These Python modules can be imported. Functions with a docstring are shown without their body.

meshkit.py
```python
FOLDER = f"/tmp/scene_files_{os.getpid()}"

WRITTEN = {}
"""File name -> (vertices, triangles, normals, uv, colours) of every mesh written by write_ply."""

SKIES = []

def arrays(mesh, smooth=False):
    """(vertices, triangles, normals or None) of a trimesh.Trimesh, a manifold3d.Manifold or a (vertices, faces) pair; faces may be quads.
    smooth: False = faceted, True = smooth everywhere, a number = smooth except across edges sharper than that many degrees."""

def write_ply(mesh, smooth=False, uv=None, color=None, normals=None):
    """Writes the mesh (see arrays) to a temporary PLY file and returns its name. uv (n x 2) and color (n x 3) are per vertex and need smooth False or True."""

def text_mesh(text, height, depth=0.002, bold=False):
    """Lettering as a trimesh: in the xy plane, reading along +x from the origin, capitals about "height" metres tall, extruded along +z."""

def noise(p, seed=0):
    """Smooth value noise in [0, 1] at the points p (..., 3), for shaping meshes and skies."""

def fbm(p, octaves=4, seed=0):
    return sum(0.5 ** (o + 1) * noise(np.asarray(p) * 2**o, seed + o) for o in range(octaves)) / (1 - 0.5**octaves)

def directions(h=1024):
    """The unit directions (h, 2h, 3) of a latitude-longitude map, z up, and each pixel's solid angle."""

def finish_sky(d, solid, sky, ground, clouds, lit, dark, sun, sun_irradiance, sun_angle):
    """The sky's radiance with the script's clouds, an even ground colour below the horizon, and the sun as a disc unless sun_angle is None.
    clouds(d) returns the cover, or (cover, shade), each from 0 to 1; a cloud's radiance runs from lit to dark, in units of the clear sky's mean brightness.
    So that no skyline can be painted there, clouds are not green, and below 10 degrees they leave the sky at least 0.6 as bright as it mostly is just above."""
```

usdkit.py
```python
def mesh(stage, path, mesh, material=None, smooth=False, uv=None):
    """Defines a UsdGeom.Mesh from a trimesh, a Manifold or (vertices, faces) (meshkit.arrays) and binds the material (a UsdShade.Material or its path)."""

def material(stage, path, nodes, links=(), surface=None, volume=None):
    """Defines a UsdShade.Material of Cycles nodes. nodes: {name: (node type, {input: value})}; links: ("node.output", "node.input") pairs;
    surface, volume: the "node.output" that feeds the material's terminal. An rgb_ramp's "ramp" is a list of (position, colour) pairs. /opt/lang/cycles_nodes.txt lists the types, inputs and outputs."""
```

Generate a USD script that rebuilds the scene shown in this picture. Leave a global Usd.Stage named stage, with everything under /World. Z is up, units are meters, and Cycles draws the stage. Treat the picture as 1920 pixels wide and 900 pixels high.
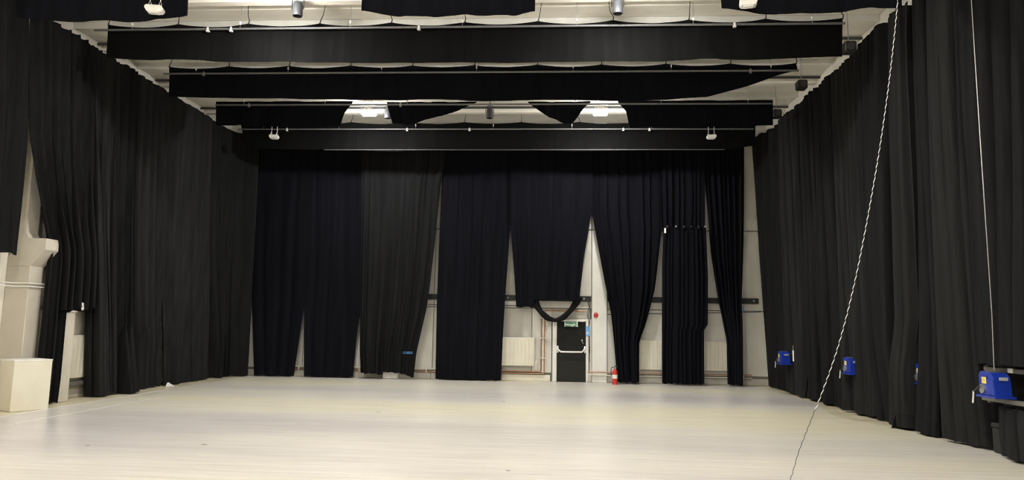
import math
import numpy as np
import trimesh
from shapely.geometry import Polygon
import meshkit
import usdkit
from pxr import Usd, UsdGeom, UsdLux, Gf, Sdf

stage = Usd.Stage.CreateInMemory()
UsdGeom.SetStageUpAxis(stage, "Z")
UsdGeom.SetStageMetersPerUnit(stage, 1.0)
UsdGeom.Xform.Define(stage, "/World")
UsdGeom.Scope.Define(stage, "/World/Looks")

# ------------------------------------------------------------------ camera, exposure, light levels
YAW, PITCH, ROLL, FPX, EYE = 0.0580, 0.1235, -0.0158, 1300.0, 1.90
EXPOSURE = 1.30
LAMP_STRENGTH = 215.0
LAMP_COLOUR = (1.0, 0.98, 0.935)
cy, sy, cp, sp = math.cos(YAW), math.sin(YAW), math.cos(PITCH), math.sin(PITCH)
fwd = np.array([-sy * cp, cy * cp, sp])
r0 = np.array([cy, sy, 0.0])
u0 = np.cross(r0, fwd)
right = math.cos(ROLL) * r0 - math.sin(ROLL) * u0
up = np.cross(right, fwd)
cam = UsdGeom.Camera.Define(stage, "/World/camera")
cam.CreateHorizontalApertureAttr(36.0)
cam.CreateVerticalApertureAttr(36.0 * 900 / 1920)
cam.CreateFocalLengthAttr(FPX / 1920 * 36.0)
cam.CreateClippingRangeAttr(Gf.Vec2f(0.1, 200.0))
cam.CreateExposureAttr(EXPOSURE)
cam.AddTransformOp().Set(Gf.Matrix4d(*right, 0, *up, 0, *(-fwd), 0, 0.0, 0.0, EYE, 1.0))


# ------------------------------------------------------------------ helpers
USED = {}


def numbered(parent, name):
    k = USED.get((parent, name), 0)
    USED[(parent, name)] = k + 1
    return name if k == 0 else f"{name}_{k:03d}"


def tag(prim, label=None, cat=None, group=None, kind=None):
    for k, v in (("label", label), ("category", cat), ("group", group), ("kind", kind)):
        if v:
            prim.SetCustomDataByKey(k, v)
    return prim


def thing(name, label, cat, loc=(0, 0, 0), rz=0.0, group=None, kind=None):
    x = UsdGeom.Xform.Define(stage, "/World/" + numbered("/World", name))
    x.AddTranslateOp().Set(Gf.Vec3d(*map(float, loc)))
    if rz:
        x.AddRotateZOp().Set(float(rz))
    return tag(x.GetPrim(), label, cat, group, kind)


def obj(name, mesh, mat, parent=None, label=None, smooth=30, kind=None):
    base = str(parent.GetPath()) if parent is not None else "/World"
    m = usdkit.mesh(stage, f"{base}/{numbered(base, name)}", mesh, MAT[mat], smooth=smooth)
    return tag(m.GetPrim(), label, kind=kind)


def copy_of(src, loc, rz, label, group=None):
    was = src.GetCustomData()
    r = thing(src.GetName(), label, was["category"], loc, rz, group or was.get("group"))
    p = r.GetPath()
    r.GetReferences().AddInternalReference(src.GetPath())
    r.SetInstanceable(True)
    return r


def cat(*ms):
    return trimesh.util.concatenate([m for m in ms])


def box(x0, x1, y0, y1, z0, z1, c=0.0):
    e = np.array([[x0, y0, z0], [x1, y1, z1]], float)
    e = np.array([e.min(0), e.max(0)])
    if not c:
        m = trimesh.creation.box(bounds=e)
        return m
    pts = []
    for i in (0, 1):
        for j in (0, 1):
            for k in (0, 1):
                p = np.array([e[i, 0], e[j, 1], e[k, 2]])
                s = np.array([1 - 2 * i, 1 - 2 * j, 1 - 2 * k]) * c
                for a in range(3):
                    q = p + s
                    q[a] = p[a]
                    pts.append(q)
    return trimesh.convex.convex_hull(np.array(pts))


def tube(pts, r, n=8, closed=True):
    pts = np.asarray(pts, float)
    rr = np.broadcast_to(np.asarray(r, float), (len(pts),))
    t = np.gradient(pts, axis=0)
    t /= np.linalg.norm(t, axis=1)[:, None]
    ref = np.array([0.31, 0.17, 0.94]) if abs(t[0] @ np.array([0, 0, 1])) < 0.9 else np.array([1.0, 0.1, 0])
    a = np.cross(t[0], ref)
    a /= np.linalg.norm(a)
    rings = []
    for k in range(len(pts)):
        a = a - (a @ t[k]) * t[k]
        a /= np.linalg.norm(a)
        b = np.cross(t[k], a)
        w = np.arange(n) * 2 * np.pi / n
        rings.append(pts[k] + rr[k] * (np.cos(w)[:, None] * a + np.sin(w)[:, None] * b))
    v = np.vstack(rings + [pts[:1], pts[-1:]])
    f = []
    N = len(pts)
    for k in range(N - 1):
        for j in range(n):
            p, q = k * n + j, k * n + (j + 1) % n
            f += [[p, q, q + n], [p, q + n, p + n]]
    if closed:
        c0, c1 = N * n, N * n + 1
        for j in range(n):
            f += [[c0, (j + 1) % n, j], [c1, (N - 1) * n + j, (N - 1) * n + (j + 1) % n]]
    return trimesh.Trimesh(v, f, process=False)


def rod(a, b, r, n=8):
    return tube([a, b], r, n)


def lathe(profile, n=24, loc=(0, 0, 0)):
    m = trimesh.creation.revolve(np.array(profile, float), sections=n)
    m.apply_translation(loc)
    return m


def prism(poly, axis, a, b):
    """Extrudes a polygon; axis 'y': polygon in (x, z), from y=a to y=b; axis 'x': polygon in (y, z)."""
    m = trimesh.creation.extrude_polygon(Polygon(poly), b - a, engine="earcut")
    v = m.vertices.copy()
    m.vertices = np.stack([v[:, 0], v[:, 2] + a, v[:, 1]], 1) if axis == "y" else np.stack([v[:, 2] + a, v[:, 0], v[:, 1]], 1)
    m.fix_normals()
    return m


# ------------------------------------------------------------------ materials
MAT = {}


def mat(name, nodes, links, surface="p.BSDF"):
    MAT[name] = usdkit.material(stage, "/World/Looks/" + name, nodes, links, surface=surface)


def plain(name, col, rough=0.5, metal=0.0, var=0.08, scale=6.0, spec=0.5, coat=0.0):
    lo, hi = [max(0, c * (1 - var)) for c in col], [min(1, c * (1 + var)) for c in col]
    mat(name, {
        "g": ("geometry", {}),
        "n": ("noise_texture", {"scale": scale, "detail": 4.0}),
        "r": ("rgb_ramp", {"ramp": [(0.3, lo), (0.7, hi)]}),
        "p": ("principled_bsdf", {"roughness": rough, "metallic": metal, "specular_ior_level": spec, "coat_weight": coat}),
    }, [("g.position", "n.vector"), ("n.fac", "r.fac"), ("r.color", "p.base_color")])


def stretched(name, col_lo, col_hi, stretch, scale, rough, bump=0.0, rough_var=0.0, spec=0.5):
    nodes = {
        "g": ("geometry", {}),
        "m": ("mapping", {"scale": stretch}),
        "n": ("noise_texture", {"scale": scale, "detail": 5.0, "roughness": 0.6}),
        "r": ("rgb_ramp", {"ramp": [(0.32, col_lo), (0.68, col_hi)]}),
        "p": ("principled_bsdf", {"roughness": rough, "specular_ior_level": spec}),
    }
    links = [("g.position", "m.vector"), ("m.vector", "n.vector"), ("n.fac", "r.fac"), ("r.color", "p.base_color")]
    if bump:
        nodes["b"] = ("bump", {"strength": bump, "distance": 0.01})
        links += [("n.fac", "b.height"), ("b.normal", "p.normal")]
    mat(name, nodes, links)


def cloth(name, col, sheen):
    """Black stage velvet: low albedo, a soft nap, fine vertical streaks of wear."""
    mat(name, {
        "g": ("geometry", {}),
        "m": ("mapping", {"scale": (9.0, 9.0, 0.35)}),
        "n": ("noise_texture", {"scale": 1.0, "detail": 5.0}),
        "n2": ("noise_texture", {"scale": 260.0, "detail": 2.0}),
        "r": ("rgb_ramp", {"ramp": [(0.3, [c * 0.72 for c in col]), (0.7, [c * 1.3 for c in col])]}),
        "b": ("bump", {"strength": 0.25, "distance": 0.004}),
        "p": ("principled_bsdf", {"roughness": 0.95, "specular_ior_level": 0.08, "sheen_weight": sheen, "sheen_roughness": 0.45, "sheen_tint": [0.5, 0.5, 0.52]}),
    }, [("g.position", "m.vector"), ("m.vector", "n.vector"), ("n.fac", "r.fac"), ("r.color", "p.base_color"),
        ("g.position", "n2.vector"), ("n2.fac", "b.height"), ("b.normal", "p.normal")])


cloth("charcoal_cloth", (0.0165, 0.0168, 0.0174), 0.010)
cloth("black_cloth", (0.0105, 0.0107, 0.0116), 0.006)
cloth("deep_black_cloth", (0.0036, 0.0036, 0.0038), 0.002)
cloth("blue_black_cloth", (0.0050, 0.0052, 0.0080), 0.002)
plain("hem_tape", (0.02, 0.02, 0.022), 0.9)
stretched("concrete", (0.72, 0.68, 0.59), (0.82, 0.78, 0.69), (0.6, 2.2, 2.0), 1.2, 0.8, 0.15)
stretched("aged_concrete", (0.50, 0.46, 0.385), (0.59, 0.55, 0.47), (0.8, 0.8, 0.5), 1.6, 0.8, 0.1)
stretched("concrete_beam", (0.74, 0.70, 0.61), (0.82, 0.78, 0.70), (0.5, 2.0, 2.0), 1.5, 0.75, 0.1)
stretched("painted_wall", (0.57, 0.55, 0.49), (0.68, 0.66, 0.60), (1.0, 1.0, 0.5), 1.6, 0.6, 0.05)
stretched("grey_panel", (0.44, 0.42, 0.375), (0.52, 0.50, 0.45), (1.0, 1.0, 0.6), 2.0, 0.6, 0.05)
stretched("cream_paint", (0.66, 0.62, 0.50), (0.74, 0.71, 0.60), (0.8, 0.8, 0.5), 2.0, 0.5)
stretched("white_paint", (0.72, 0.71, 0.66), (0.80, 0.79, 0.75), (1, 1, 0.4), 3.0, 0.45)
plain("grey_base", (0.20, 0.19, 0.17), 0.7)
plain("white_plastic", (0.82, 0.80, 0.76), 0.35)
plain("door_paint", (0.010, 0.0102, 0.0098), 0.65, spec=.2)
plain("door_plate", (0.018, 0.0185, 0.0155), 0.6, spec=.2)
plain("steel", (0.50, 0.50, 0.50), 0.35, 0.9)
plain("pipe_grey", (0.20, 0.20, 0.205), 0.5, 0.5)
plain("frame_steel", (0.16, 0.155, 0.14), 0.5, 0.2)
plain("black_metal", (0.012, 0.012, 0.012), 0.5)
plain("rail_black", (0.010, 0.010, 0.011), 0.6)
plain("dark_grey", (0.035, 0.037, 0.042), 0.5)
plain("copper", (0.42, 0.235, 0.13), 0.45, 0.35)
plain("winch_blue", (0.010, 0.035, 0.34), 0.3, 0.0, 0.12, 9.0, coat=0.4)
plain("label_yellow", (0.80, 0.60, 0.10), 0.5)
plain("label_white", (0.80, 0.80, 0.76), 0.5)
plain("label_grey", (0.36, 0.37, 0.36), 0.4)
plain("red_paint", (0.58, 0.035, 0.025), 0.3, coat=0.4)
plain("rubber", (0.012, 0.012, 0.012), 0.7)
plain("sign_green", (0.10, 0.22, 0.15), 0.4)
plain("sign_pale", (0.55, 0.68, 0.58), 0.4)
plain("sign_blue", (0.16, 0.42, 0.80), 0.4)
plain("tape_blue", (0.03, 0.12, 0.27), 0.5)
plain("rope_white", (0.80, 0.79, 0.76), 0.7)
plain("rope_black", (0.012, 0.012, 0.013), 0.8)
plain("tape_white", (0.72, 0.71, 0.67), 0.5)
plain("yellow_floor", (0.58, 0.52, 0.37), 0.35, 0.0, 0.18, 0.9)
mat("lamp_glow", {"e": ("emission", {"color": LAMP_COLOUR, "strength": LAMP_STRENGTH})}, [], surface="e.emission")
# pale whitewashed strip boards running across the hall, waxed, with lamp sheen and camera colour noise painted in as cream and lilac-grey zones
mat("floor_boards", {
    "g": ("geometry", {}),
    "ms": ("mapping", {"scale": (0.55, 9.0, 1.0)}),
    "ns": ("noise_texture", {"scale": 1.0, "detail": 4.0, "roughness": 0.65}),
    "rs": ("rgb_ramp", {"ramp": [(0.25, (0.80, 0.79, 0.78)), (0.5, (0.96, 0.96, 0.96)), (0.68, (1.06, 1.06, 1.06)), (0.76, (1.16, 1.16, 1.16))]}),
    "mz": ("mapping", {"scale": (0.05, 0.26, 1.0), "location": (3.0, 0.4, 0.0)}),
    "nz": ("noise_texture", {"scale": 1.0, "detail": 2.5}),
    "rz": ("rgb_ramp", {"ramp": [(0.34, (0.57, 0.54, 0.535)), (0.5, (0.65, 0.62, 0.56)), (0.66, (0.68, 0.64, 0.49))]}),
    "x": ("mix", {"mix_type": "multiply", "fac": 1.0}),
    "br": ("brick_texture", {"scale": 1.0, "brick_width": 2.4, "row_height": 0.13, "mortar_size": 0.004, "mortar_smooth": 0.4, "color1": (0.965, 0.965, 0.965), "color2": (1.0, 1.0, 1.0), "mortar": (0.84, 0.83, 0.82), "offset": 0.37}),
    "x2": ("mix", {"mix_type": "multiply", "fac": 1.0}),
    "nd": ("noise_texture", {"scale": 3.1, "detail": 1.0}),
    "rd": ("rgb_ramp", {"ramp": [(0.205, (0.45, 0.43, 0.40)), (0.225, (1, 1, 1))]}),
    "x3": ("mix", {"mix_type": "multiply", "fac": 1.0}),
    "rr": ("map_range", {"from_min": 0.3, "from_max": 0.7, "to_min": 0.27, "to_max": 0.42}),
    "b": ("bump", {"strength": 0.12, "distance": 0.004}),
    "p": ("principled_bsdf", {"specular_ior_level": 0.5}),
}, [("g.position", "ms.vector"), ("ms.vector", "ns.vector"), ("ns.fac", "rs.fac"),
    ("g.position", "mz.vector"), ("mz.vector", "nz.vector"), ("nz.fac", "rz.fac"),
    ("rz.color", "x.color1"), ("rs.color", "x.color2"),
    ("g.position", "br.vector"), ("x.color", "x2.color1"), ("br.color", "x2.color2"),
    ("g.position", "nd.vector"), ("nd.fac", "rd.fac"), ("x2.color", "x3.color1"), ("rd.color", "x3.color2"),
    ("x3.color", "p.base_color"), ("nz.fac", "rr.value"), ("rr.result", "p.roughness"),
    ("ns.fac", "b.height"), ("b.normal", "p.normal")])

# ------------------------------------------------------------------ the hall: a room of concrete panels
XL, XR, YB, YF, ZC = -12.05, 7.65, 24.75, -3.0, 9.30
t = thing("floor", "pale whitewashed strip floor of the empty hall", "floor", kind="structure")
obj("subfloor", box(XL - 0.3, XR + 0.3, YF - 0.3, YB + 0.3, -0.25, -0.004), "yellow_floor", t, "yellowed floor strip along the walls")
cov = Polygon([(-10.75, -2.9), (7.55, -2.9), (7.55, 14.4), (7.1, 14.7), (6.75, 15.1), (6.5, 15.7), (6.42, 16.4), (6.5, 17.1), (6.72, 17.9), (6.95, 18.8), (7.0, 20.0), (7.0, 24.2), (4.0, 24.6), (-0.5, 24.65), (-0.55, 24.2), (-2.2, 24.2), (-2.3, 24.65), (-10.75, 24.6)])
m = trimesh.creation.extrude_polygon(cov, 0.004, engine="earcut")
m.apply_translation([0, 0, -0.004])
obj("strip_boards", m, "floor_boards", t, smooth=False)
for x, y0, y1 in ((-10.64, 12.0, 18.6), (-9.72, 12.4, 17.4)):
    obj("tape_line", box(x - 0.025, x + 0.025, y0, y1, -0.002, 0.0012), "tape_white", t, "white tape line on the floor")

t = thing("wall_back", "pale painted concrete wall behind the back drapes", "wall", kind="structure")
xs = [XL, -8.9, -4.2, -1.72, -0.68, 0.16, 1.24, 1.43, 1.95, 4.6, XR]
obj("backing", box(XL, XR, YB + 0.06, YB + 0.3, 0, ZC), "grey_base", t)
for x0, x1 in ((XL, -8.9), (-8.9, -4.2), (-4.2, -0.68), (-0.68, 1.42), (1.96, 4.6), (4.6, XR)):
    for z0, z1 in ((2.56, 5.35), (5.38, ZC)):
        obj("panel", box(x0 + 0.01, x1 - 0.01, YB, YB + 0.08, z0, z1, 0.008), "painted_wall", t)
for x0, x1 in ((XL, -8.9), (-8.9, -4.2), (-4.2, -1.72), (-0.68, 0.02), (1.96, 4.6), (4.6, XR)):
    obj("panel", box(x0 + 0.008, x1 - 0.008, YB, YB + 0.08, 0.30, 2.53, 0.008), "painted_wall", t)
obj("panel", box(-1.71, -0.69, YB + 0.01, YB + 0.08, 0.30, 2.53, 0.006), "grey_panel", t)
obj("panel", box(0.02, 1.38, YB, YB + 0.08, 2.2, 2.53, 0.006), "grey_panel", t)
obj("panel", box(1.27, 1.42, YB, YB + 0.08, 0.0, 2.19, 0.006), "painted_wall", t)
obj("pilaster", box(1.43, 1.95, YB - 0.10, YB + 0.08, 0, 5.35, 0.012), "white_paint", t, "white pilaster right of the door")
obj("pilaster", box(1.43, 1.95, YB - 0.10, YB + 0.08, 5.37, ZC, 0.012), "white_paint", t)
for x0, x1 in ((XL, -4.25), (-4.25, -1.72), (-1.72, -0.02), (1.96, XR)):
    obj("skirting", box(x0 + 0.005, x1 - 0.005, YB - 0.012, YB + 0.08, 0.0, 0.215, 0.006), "cream_paint" if -2 < x0 < 1 else "grey_panel", t)

t = thing("wall_left", "concrete wall behind the left drapes", "wall", kind="structure")
obj("backing", box(XL - 0.3, XL, YF, YB + 0.3, 0, ZC), "concrete", t)
t = thing("wall_right", "concrete wall behind the right drapes", "wall", kind="structure")
obj("backing", box(XR, XR + 0.3, YF, YB + 0.3, 0, ZC), "concrete", t)
obj("backing", box(XR - 0.05, XR, YF, YB, 0.0, 0.55, 0.01), "cream_paint", t)
t = thing("wall_front", "concrete wall behind the camera", "wall", kind="structure")
obj("backing", box(XL - 0.3, XR + 0.3, YF - 0.3, YF, 0, ZC), "concrete", t)

t = thing("ceiling", "ribbed precast concrete ceiling above the drapes", "ceiling", kind="structure")
obj("slab", box(XL - 0.3, XR + 0.3, YF - 0.3, YB + 0.3, ZC + 0.02, ZC + 0.3), "concrete", t)
for k in range(-6, 4):
    yr = 17.35 + 2.72 * (k - 1)                        # rear edge of one rib
    for ya, yb, z in ((yr - 1.30, yr - 0.01, ZC - 0.115), (yr + 0.05, yr + 0.70, ZC), (yr + 0.74, yr + 1.32, ZC - 0.004)):
        if ya > YF and ya < YB:
            obj("ceiling_panel", box(XL, XR, ya, min(yb, YB), z, ZC + 0.05, 0.012), "concrete", t)
    if YF < yr - 1.3 < YB:
        obj("ledge_beam", box(XL, XR, yr - 1.37, yr - 1.33, ZC - .16, ZC + .05, .012), "white_paint", t)  # whiter than the panels: lamplight on the front face put into the colour
    if YF < yr < YB:
        obj("beam", box(XL, XR, yr - 0.20, yr + 0.03, ZC - 0.26, ZC + 0.05, 0.015), "concrete_beam", t)
        obj("conduit", rod((XL, yr - 0.42, ZC - 0.17), (XR, yr - 0.42, ZC - 0.17), 0.035), "dark_grey", t)

# door_1: dark escape door with a white panic bar
t = thing("door_1", "dark grey escape door with a white panic bar in the back wall", "door", kind="structure", loc=(0.71, YB, 0))
lf = obj("door_leaf", box(-0.5, 0.5, -0.02, 0.04, 0.01, 2.08, 0.004), "door_paint", t)
obj("kick_plate", box(-0.49, 0.49, -0.026, -0.018, 0.02, 0.98), "door_plate", lf)
obj("door_frame", cat(box(-0.66, -0.51, -0.06, 0.08, 0, 2.10, 0.006), box(0.51, 0.60, -0.06, 0.08, 0, 2.10, 0.006), box(-0.66, 0.60, -0.06, 0.08, 2.10, 2.19, 0.006)), "white_paint", t)
obj("closer_rail", box(-0.36, 0.46, -0.10, -0.06, 2.09, 2.15, 0.006), "white_plastic", t)
pb = obj("panic_bar", tube([(-0.49, -0.03, 1.16), (-0.47, -0.09, 1.11), (-0.37, -0.13, 1.035), (0, -0.13, 1.03), (0.37, -0.13, 1.035), (0.45, -0.09, 1.11), (0.47, -0.03, 1.17)], 0.032, 10), "white_plastic", t, "white panic bar with cranked ends")
for sx in (-1, 1):
    obj("bracket", box(sx * 0.475 - 0.03, sx * 0.475 + 0.03, -0.05, -0.02, 1.0, 1.24, 0.006), "white_plastic", pb)
hd = obj("handle", cat(rod((0.38, -0.02, 1.44), (0.38, -0.07, 1.44), 0.012), rod((0.34, -0.07, 1.46), (0.42, -0.07, 1.32), 0.012)), "steel", t, "small steel handle")
obj("rose", lathe([(0, 0), (0.03, 0), (0.03, 0.01), (0, 0.01)], 16).apply_transform(trimesh.transformations.rotation_matrix(np.pi / 2, [1, 0, 0])).apply_translation([0.38, -0.02, 1.44]), "steel", hd)

t = thing("exit_sign", "small green exit sign hanging over the dark escape door", "sign", (0.695, YB - 0.16, 1.91))
obj("sign_plate", box(-0.235, 0.235, -0.012, 0.012, 0, 0.19, 0.003), "sign_green", t)
for x0, x1, z0, z1 in ((-0.235, -0.20, 0, 0.16), (0.19, 0.235, 0, 0.18), (-0.20, -0.06, 0.045, 0.10), (-0.05, 0.05, 0.035, 0.085), (0.055, 0.15, 0.05, 0.095), (0.03, 0.07, 0.0, 0.05)):
    obj("sign_mark", box(x0, x1, -0.017, -0.012, z0, z1), "sign_pale", t)
obj("bracket", box(-0.33, 0.28, -0.03, 0.10, 0.19, 0.215, 0.004), "white_plastic", t)

# ------------------------------------------------------------------ drapes


def fold_wave(ph):
    s = np.sin(ph) + 0.28 * np.sin(2.1 * ph + 0.7)
    return 1.25 * np.tanh(1.15 * (s + 0.35)) - 0.1


def drape(name, label, cate, plane, c, L, R, top, bot, n, amp, seed, mt, group=None, flare=None, lean=0.0, edge=0.0, curl=0.0, sag=0.0, ties=0, nz=28, amp_top=0.45, heading=True, hem=True, nu=None, soft=0.03, zc=None):
    """A hung cloth with folds. plane: the wall it hangs along; c: its distance; L, R: its two edges as (s, z) lists; bot: a height or a list of (u, z);
    flare: how far the bottom corner of edge R spreads into the room; ties/sag: how the top edge hangs between its hooks."""
    rng = np.random.default_rng(seed)
    nu = nu or int(max(28, n * 11)) + 1
    u = np.linspace(0, 1, nu)
    v = np.linspace(0, 1, nz) ** 1.0
    hz = 0.07
    zt = np.full(nu, float(top))
    if ties:
        zt = zt - sag * np.abs(np.sin(np.pi * ties * u)) ** 0.8
    zb = np.full(nu, float(bot)) if np.ndim(bot) == 0 else np.interp(u, [p[0] for p in bot], [p[1] for p in bot])
    zb = zb + 0.015 * np.sin(u * n * 5.1 + seed) * (n > 0)
    vv = v
    Z = zt[None, :] + (zb - zt)[None, :] * vv[:, None]
    Ls = sorted(L, key=lambda p: p[1])
    Rs = sorted(R, key=lambda p: p[1])
    sl = np.interp(Z, [p[1] for p in Ls], [p[0] for p in Ls])
    sr = np.interp(Z, [p[1] for p in Rs], [p[0] for p in Rs])
    warp = (meshkit.fbm(np.stack([u * n * 0.8, u * 0 + seed * 3.7, u * 0], -1), 2, seed) - 0.5) * 1.3 / max(n, 1)
    U = np.broadcast_to(u, Z.shape)
    drift = (meshkit.noise(np.stack([U * n * 0.35 + seed, vv[:, None] * 1.7 + U * 0, U * 0 + 2.0], -1), seed) - 0.5)
    ph = 2 * np.pi * n * (u + warp)[None, :] + drift * 2.2 + rng.uniform(0, 6.28)
    wid = np.abs(sr - sl)
    gather = np.clip(wid.max() / np.maximum(wid, 0.05), 1, 2.2)
    per = 0.45 + 1.1 * meshkit.noise(np.stack([U * n * 0.55, vv[:, None] * 0.8 + U * 0, U * 0 + 9.0], -1), seed + 5)
    A = amp * (amp_top + (1 - amp_top) * vv[:, None] ** 0.6) * gather * per
    D = A * (1 + fold_wave(ph)) * 0.5
    D = D + 0.004 * np.sin(ph * 3.7 + 4 * vv[:, None])
    D = D + soft * meshkit.fbm(np.stack([U * n * 0.4 + 3, Z * 0.7, U * 0 + seed], -1), 3, seed + 9)
    S = sl + (sr - sl) * U
    # each fold leans a little sideways too
    S = S + 0.30 * A * np.cos(ph) * np.minimum(1, 8 * np.minimum(U, 1 - U))
    if flare:
        D = D + flare * U ** 6 * vv[:, None] ** 7
    if edge:
        D = D - edge * (np.exp(-U * wid.mean() / .06) + np.exp(-(1 - U) * wid.mean() / .06))
    if curl:
        D = D + curl * U ** 6
    if lean:
        D = D + lean * (1 - U) ** 3 * (1 - vv[:, None])
    sgn = {"back": (lambda D, S, Z: np.stack([S, c - D, Z], -1)), "left": (lambda D, S, Z: np.stack([c + D, S, Z], -1)), "right": (lambda D, S, Z: np.stack([c - D, S, Z], -1))}[plane]
    room = {"back": (0, -1, 0), "left": (1, 0, 0), "right": (-1, 0, 0)}[plane]
    t_ = thing(name, label, cate, group=group)

    def shell(r0, r1, grow):
        F = sgn(D[r0:r1] + grow, S[r0:r1], Z[r0:r1])
        B = sgn(D[r0:r1] - 0.006 - grow, S[r0:r1], Z[r0:r1])
        nr = r1 - r0
        i = np.arange(nr * nu).reshape(nr, nu)
        q = np.stack([i[:-1, :-1], i[:-1, 1:], i[1:, 1:], i[1:, :-1]], -1).reshape(-1, 4)
        tri = np.vstack([q[:, [0, 1, 2]], q[:, [0, 2, 3]]])
        Fv = F.reshape(-1, 3)
        if np.cross(Fv[tri[:, 1]] - Fv[tri[:, 0]], Fv[tri[:, 2]] - Fv[tri[:, 0]]).sum(0) @ np.array(room) < 0:
            tri = tri[:, ::-1]
        V = [Fv, B.reshape(-1, 3)]
        T = [tri, tri[:, ::-1] + nr * nu]
        off = 2 * nr * nu
        for fl, bl in ((F[0], B[0]), (F[-1], B[-1]), (F[:, 0], B[:, 0]), (F[:, -1], B[:, -1])):
            k = len(fl)
            V += [fl, bl]
            a = np.arange(k - 1) + off
            T += [np.stack([a, a + 1, a + 1 + k], 1), np.stack([a, a + 1 + k, a + k], 1)]
            off += 2 * k
        return np.vstack(V), np.vstack(T)

    a0, a1 = (1 if heading else 0), (nz - 1 if hem else nz)
    obj("cloth", shell(a0, a1, 0.0), mt, t_, smooth=True)
    if heading:
        obj("heading", shell(0, 2, 0.003), mt, t_, smooth=True)
    if hem:
        obj("hem", shell(nz - 2, nz, 0.003), mt, t_, smooth=True)
    return t_, (sgn, D, S, Z)


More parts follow.
